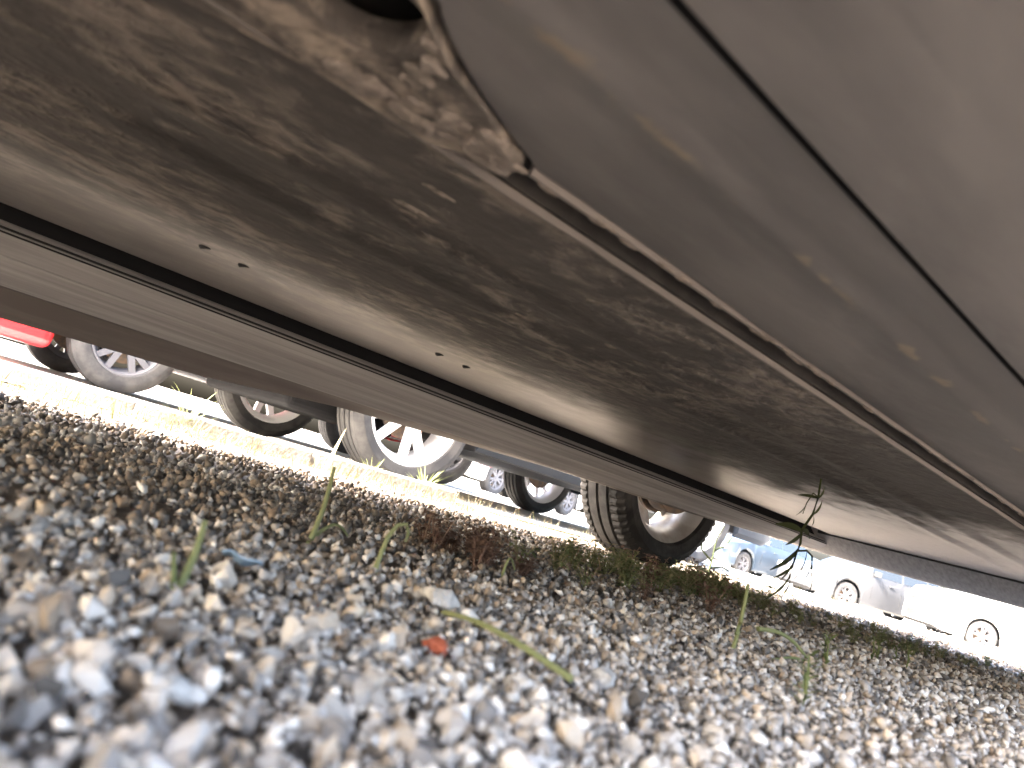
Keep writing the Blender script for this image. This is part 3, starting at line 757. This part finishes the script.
# ------------------------------------------------------------------ plants
pr_ = random.Random(23)
# sunlit dry grass strip between the gravel and the kerb
dg = MB()
for k in range(21000):
    x = pr_.uniform(-.6, 5.2); y = pr_.triangular(1.72, 2.72, 2.35)
    if x > 2.2 and pr_.random() < .55: continue
    if vnoise(x * 3.1, y * 3.1, 9) < -.12: continue
    up = pr_.random() < .22
    dg.blade((x, y, .0), pr_.uniform(0, 6.28), pr_.uniform(.02, .075 if up else .09), pr_.uniform(.0012, .0032), pr_.uniform(.2, .7) if up else pr_.uniform(1.1, 1.45), pr_.uniform(.1, .6), pr_.random() ** .9 * (.85 if not up else 1), 3)
tag(dg.build('dry_grass', M['straw'], recalc=False), 'sunlit strip of flattened dry straw coloured grass', 'grass', kind='stuff')

def blades(name, loc, specs, label, cat='grass blade', material='green', group=None):
    root = thing(name, loc, label, cat, group)
    for k, (ang, ln, wd, lean, curl, tone) in enumerate(specs):
        MB().blade((0, 0, -.006), RAD(ang), ln, wd, lean, curl, tone, 8).build('blade', M[material], root, smooth=60, recalc=False)
    return root
blades('grass_tuft', (2.0, 2.70, 0), [(pr_.uniform(0, 360), pr_.uniform(.06, .17), pr_.uniform(.006, .011), pr_.uniform(.2, 1.1), pr_.uniform(.2, 1.0), pr_.uniform(.5, 1)) for _ in range(42)], 'bright green grass tuft growing against the silver spoked wheel', 'grass')
blades('grass_tuft', (1.70, 2.66, 0), [(pr_.uniform(0, 360), pr_.uniform(.06, .15), pr_.uniform(.006, .011), pr_.uniform(.3, 1.2), pr_.uniform(.2, 1.0), pr_.uniform(.5, 1)) for _ in range(34)], 'spreading green grass tuft just in front of the slate car front tyre', 'grass')
blades('grass_tuft', (.92, 2.62, 0), [(pr_.uniform(0, 360), pr_.uniform(.08, .2), pr_.uniform(.006, .010), pr_.uniform(.1, 1.1), pr_.uniform(.2, 1.2), pr_.uniform(.6, 1)) for _ in range(30)], 'yellow green grass tuft leaning over the kerb by the red car', 'grass')
blades('grass_tuft', (.30, 2.66, 0), [(pr_.uniform(0, 360), pr_.uniform(.05, .13), pr_.uniform(.005, .009), pr_.uniform(.2, 1.1), pr_.uniform(.2, 1.0), pr_.uniform(.3, .9)) for _ in range(26)], 'small grass tuft at the foot of the kerb below the red bumper', 'grass')
blades('dry_stalk', (1.33, 2.36, 0), [(25, .17, .022, .15, .2, .75)], 'broad dry yellow stalk standing upright in the straw', 'stalk', 'straw')

def tube_plant(name, label, cat, parts, material='green'):
    base = Vector(parts[0][0][0]); root = thing(name, base, label, cat)
    for pts, r0, r1, tone in parts:
        n = len(pts); MB().tube([Vector(q) - base for q in pts], [r0 + (r1 - r0) * i / (n - 1) for i in range(n)], 7, tone).build('stem', M[material], root, smooth=60)
    return root
def arc(a, b, bulge, n=9):
    a, b, bulge = Vector(a), Vector(b), Vector(bulge)
    return [a.lerp(b, i / (n - 1)) + bulge * sin(pi * i / (n - 1)) for i in range(n)]
tube_plant('plant_stem', 'long pale green stem lying across the gravel from the orange brick chip', 'stem', [(arc((.372, .435, .018), (.372, .305, .019), (-.012, 0, .008)), .0017, .0023, .8)])
tube_plant('grass_stalk', 'upright pale stalk with a bent side shoot at the edge of the shade', 'stalk', [(arc((.422, .734, .0), (.432, .750, .085), (.003, 0, 0)), .0032, .0022, .95), (arc((.425, .735, .008), (.50, .79, .010), (0, 0, .014)), .0022, .0012, .9)])
tube_plant('grass_stalk', 'short green stalk poking up alone from the brown gravel', 'stalk', [(arc((.185, .449, .0), (.192, .458, .046), (.002, 0, 0)), .0030, .0016, .8), (arc((.186, .450, .0), (.178, .452, .026), (.0, 0, 0)), .0024, .001, .6)])
tube_plant('grass_stalk', 'curled pale stalk hooked over at its tip', 'stalk', [([(.422, .604, 0), (.424, .606, .02), (.428, .609, .040), (.436, .611, .053), (.446, .611, .056), (.450, .609, .048), (.448, .607, .040)], .0026, .0014, .95)])
tube_plant('grass_stalk', 'small arched pale stalk beside the reddish dead weed', 'stalk', [(arc((.701, .729, 0), (.74, .75, .016), (-.006, 0, .022)), .0020, .0010, .9)])
tube_plant('grass_stalk', 'tall thin light green stalk standing out of the dark weeds', 'stalk', [(arc((.856, .483, 0), (.862, .487, .090), (.004, 0, 0)), .0026, .0020, .85), (arc((.857, .484, .03), (.866, .49, .062), (.003, 0, 0)), .0018, .0008, .7)])
tube_plant('grass_plant', 'long bent green blade arching over the gravel beside the tall stalk', 'grass blade', [(arc((1.10, .50, .004), (.99, .53, .034), (0, 0, .014)), .0020, .0034, .85), (arc((1.10, .50, .004), (.93, .47, .01), (0, 0, .006)), .0024, .0012, .7)])
for k, (x, y) in enumerate(((1.514, .584), (1.58, .60), (1.649, .571), (1.40, .62), (1.75, .63), (.70, .318), (.735, .335), (1.05, .46))):
    rt = thing('seedling', (x, y, 0), 'small green seedling with narrow leaves sprouting from the gravel', 'seedling', 'seedlings in the gravel'); q = MB(); hgt = pr_.uniform(.03, .05)
    MB().tube([(0, 0, -.006), (.003, 0, hgt * .5), (0, .003, hgt)], [.0016, .0014, .0009], 6, .6).build('stem', M['green'], rt, smooth=60)
    for j in range(9):
        a = pr_.uniform(0, 6.28); zz = hgt * (.25 + .75 * j / 8); q.leaf((0, 0, zz), (cos(a), sin(a), .8), (-cos(a) * .6, -sin(a) * .6, 1), pr_.uniform(.010, .02), .004, pr_.uniform(.2, .8))
    q.build('foliage', M['green'], rt, smooth=60, recalc=False)
# low weeds in the shade by the wheel
protos = []
for k in range(6):
    st_ = MB(); lf = MB(); dead = k >= 4
    for j in range(7):
        a = pr_.uniform(0, 6.28); hh = pr_.uniform(.025, .06); rr = pr_.uniform(.008, .035)
        tip = (rr * cos(a), rr * sin(a), hh); pts = arc((0, 0, -.006), tip, (0, 0, .006), 5); st_.tube(pts, [.0012, .0011, .001, .0008, .0005], 5, pr_.random())
        for i in range(1, 5):
            for s2 in (0, 1, 2):
                b2 = pr_.uniform(0, 6.28); lf.leaf(pts[i], (cos(b2), sin(b2), pr_.uniform(-.2, .8)), (0, 0, 1), pr_.uniform(.009, .02), pr_.uniform(.004, .008), min(1, max(0, pr_.gauss(.35, .25))), .3, 3)
    protos.append((st_.mesh('stem', M['dead' if dead else 'weed'], 60), lf.mesh('foliage', M['dead' if dead else 'weed'], 60, False), dead))
def weed(x, y, k, s_, label, group):
    rt = thing('weed', (x, y, .0), label, 'weed', group, pr_.uniform(0, 6.28)); rt.scale = (s_, s_, s_ * pr_.uniform(.8, 1.15))
    link('stem', protos[k][0], rt); link('foliage', protos[k][1], rt)
def weed_words(x, y, kk):
    hue = 'reddish brown' if kk >= 4 else ('leafy green', 'dense green', 'thin green', 'olive green')[kk]
    where = 'at the foot of the big tyre' if x > 1.85 else 'between the big tyre and the gravel' if y > 1.12 else 'on the gravel before the big tyre' if x > 1.3 else 'beside the dead reddish clump'
    return f'low {hue} weed in the shade {where}', f'{hue} weeds {where}'
for k in range(104):
    t = pr_.random(); x = .98 + 1.35 * t + pr_.gauss(0, .09); y = .92 + .42 * t + pr_.gauss(0, .10)
    kk = pr_.choice((0, 1, 2, 3, 0, 1, 2, 3, 4, 5))
    weed(x, y, kk, pr_.uniform(.6, 1.15), *weed_words(x, y, kk))
for k in range(14):
    weed(.74 + pr_.gauss(0, .045), .87 + pr_.gauss(0, .05), 4 + k % 2, pr_.uniform(.6, 1.0), 'reddish brown dead weed in the clump at the edge of the shade', 'dead weeds in the clump')
for k in range(62):
    weed(1.55 + 1.9 * pr_.random() + pr_.gauss(0, .1), .72 + .5 * pr_.random(), k % 4, pr_.uniform(.45, .8), 'small sparse green weed on the shaded gravel past the tall stalk', 'sparse weeds on the gravel')

# sprig caught under the floor pan, hanging
sp = thing('weed_sprig', (1.44, .72, .30), 'dark olive weed sprig hanging from under the car behind the tyre', 'weed')
SPY = .72
def at(px, py, dy=0):          # place in the sprig's own upright plane, metres
    return Vector((1.44 + (px - 815) * .00225 + (py - 478) * .00022, SPY + dy, .304 - (py - 478) * .00192 + (px - 815) * .00062)) - Vector((1.44, .72, .30))
def sp_t(pts, r0, r1):
    n = len(pts); MB().tube([at(*q) for q in pts], [r0 + (r1 - r0) * i / (n - 1) for i in range(n)], 6, .4).build('stem', M['leaf'], sp, smooth=60)
sp_t([(817, 474), (818, 495), (814, 512), (800, 527)], .0020, .0028)
sp_t([(800, 527), (802, 540), (797, 556), (794, 574)], .0028, .0018)
sp_t([(798, 547), (815, 549), (826, 556), (832, 578)], .0022, .0016)
sp_t([(818, 495), (808, 490), (800, 500), (797, 510)], .0014, .0008)
for (p0, p1, wd, dy) in [((818, 496), (838, 484), .010, 0), ((818, 496), (800, 490), .010, .01), ((800, 500), (794, 513), .007, 0), ((815, 512), (826, 500), .012, -.01), ((814, 512), (824, 524), .010, 0),
                     ((800, 527), (776, 516), .020, .01), ((801, 527), (832, 536), .020, 0), ((800, 530), (782, 538), .012, -.01), ((800, 545), (778, 566), .018, 0), ((798, 548), (800, 582), .030, .006), ((795, 570), (778, 596), .014, 0),
                     ((795, 572), (806, 596), .012, .008), ((826, 556), (834, 582), .014, 0), ((832, 576), (842, 600), .010, 0), ((815, 549), (812, 578), .016, -.008), ((796, 560), (784, 578), .014, .01)]:
    A0 = at(*p0); B0 = at(*p1, dy); MB().leaf(A0, B0 - A0, (.35, -.8, .4), (B0 - A0).length, wd * .72, pr_.random(), .3, 5).build('leaf', M['leaf'], sp, smooth=60, recalc=False)
tw = thing('dry_twig', (3.05, 1.92, 0), 'bare dark branching twig standing behind the big tyre', 'twig')
o0 = Vector((3.05, 1.92, 0))
for pts in ([(3.05, 1.92, -.01), (3.07, 1.93, .08), (3.08, 1.94, .17), (3.13, 1.95, .24)], [(3.07, 1.93, .07), (3.00, 1.95, .11), (2.97, 1.95, .19)], [(3.07, 1.93, .04), (3.16, 1.93, .06), (3.24, 1.94, .05)], [(3.075, 1.935, .12), (3.17, 1.95, .15), (3.22, 1.95, .20)], [(3.06, 1.92, .02), (2.96, 1.93, .03), (2.9, 1.93, .025)]):
    MB().tube([Vector(q) - o0 for q in pts], [.005 - .0008 * i for i in range(len(pts))], 6, .1).build('branch', M['leaf'], tw, smooth=60)
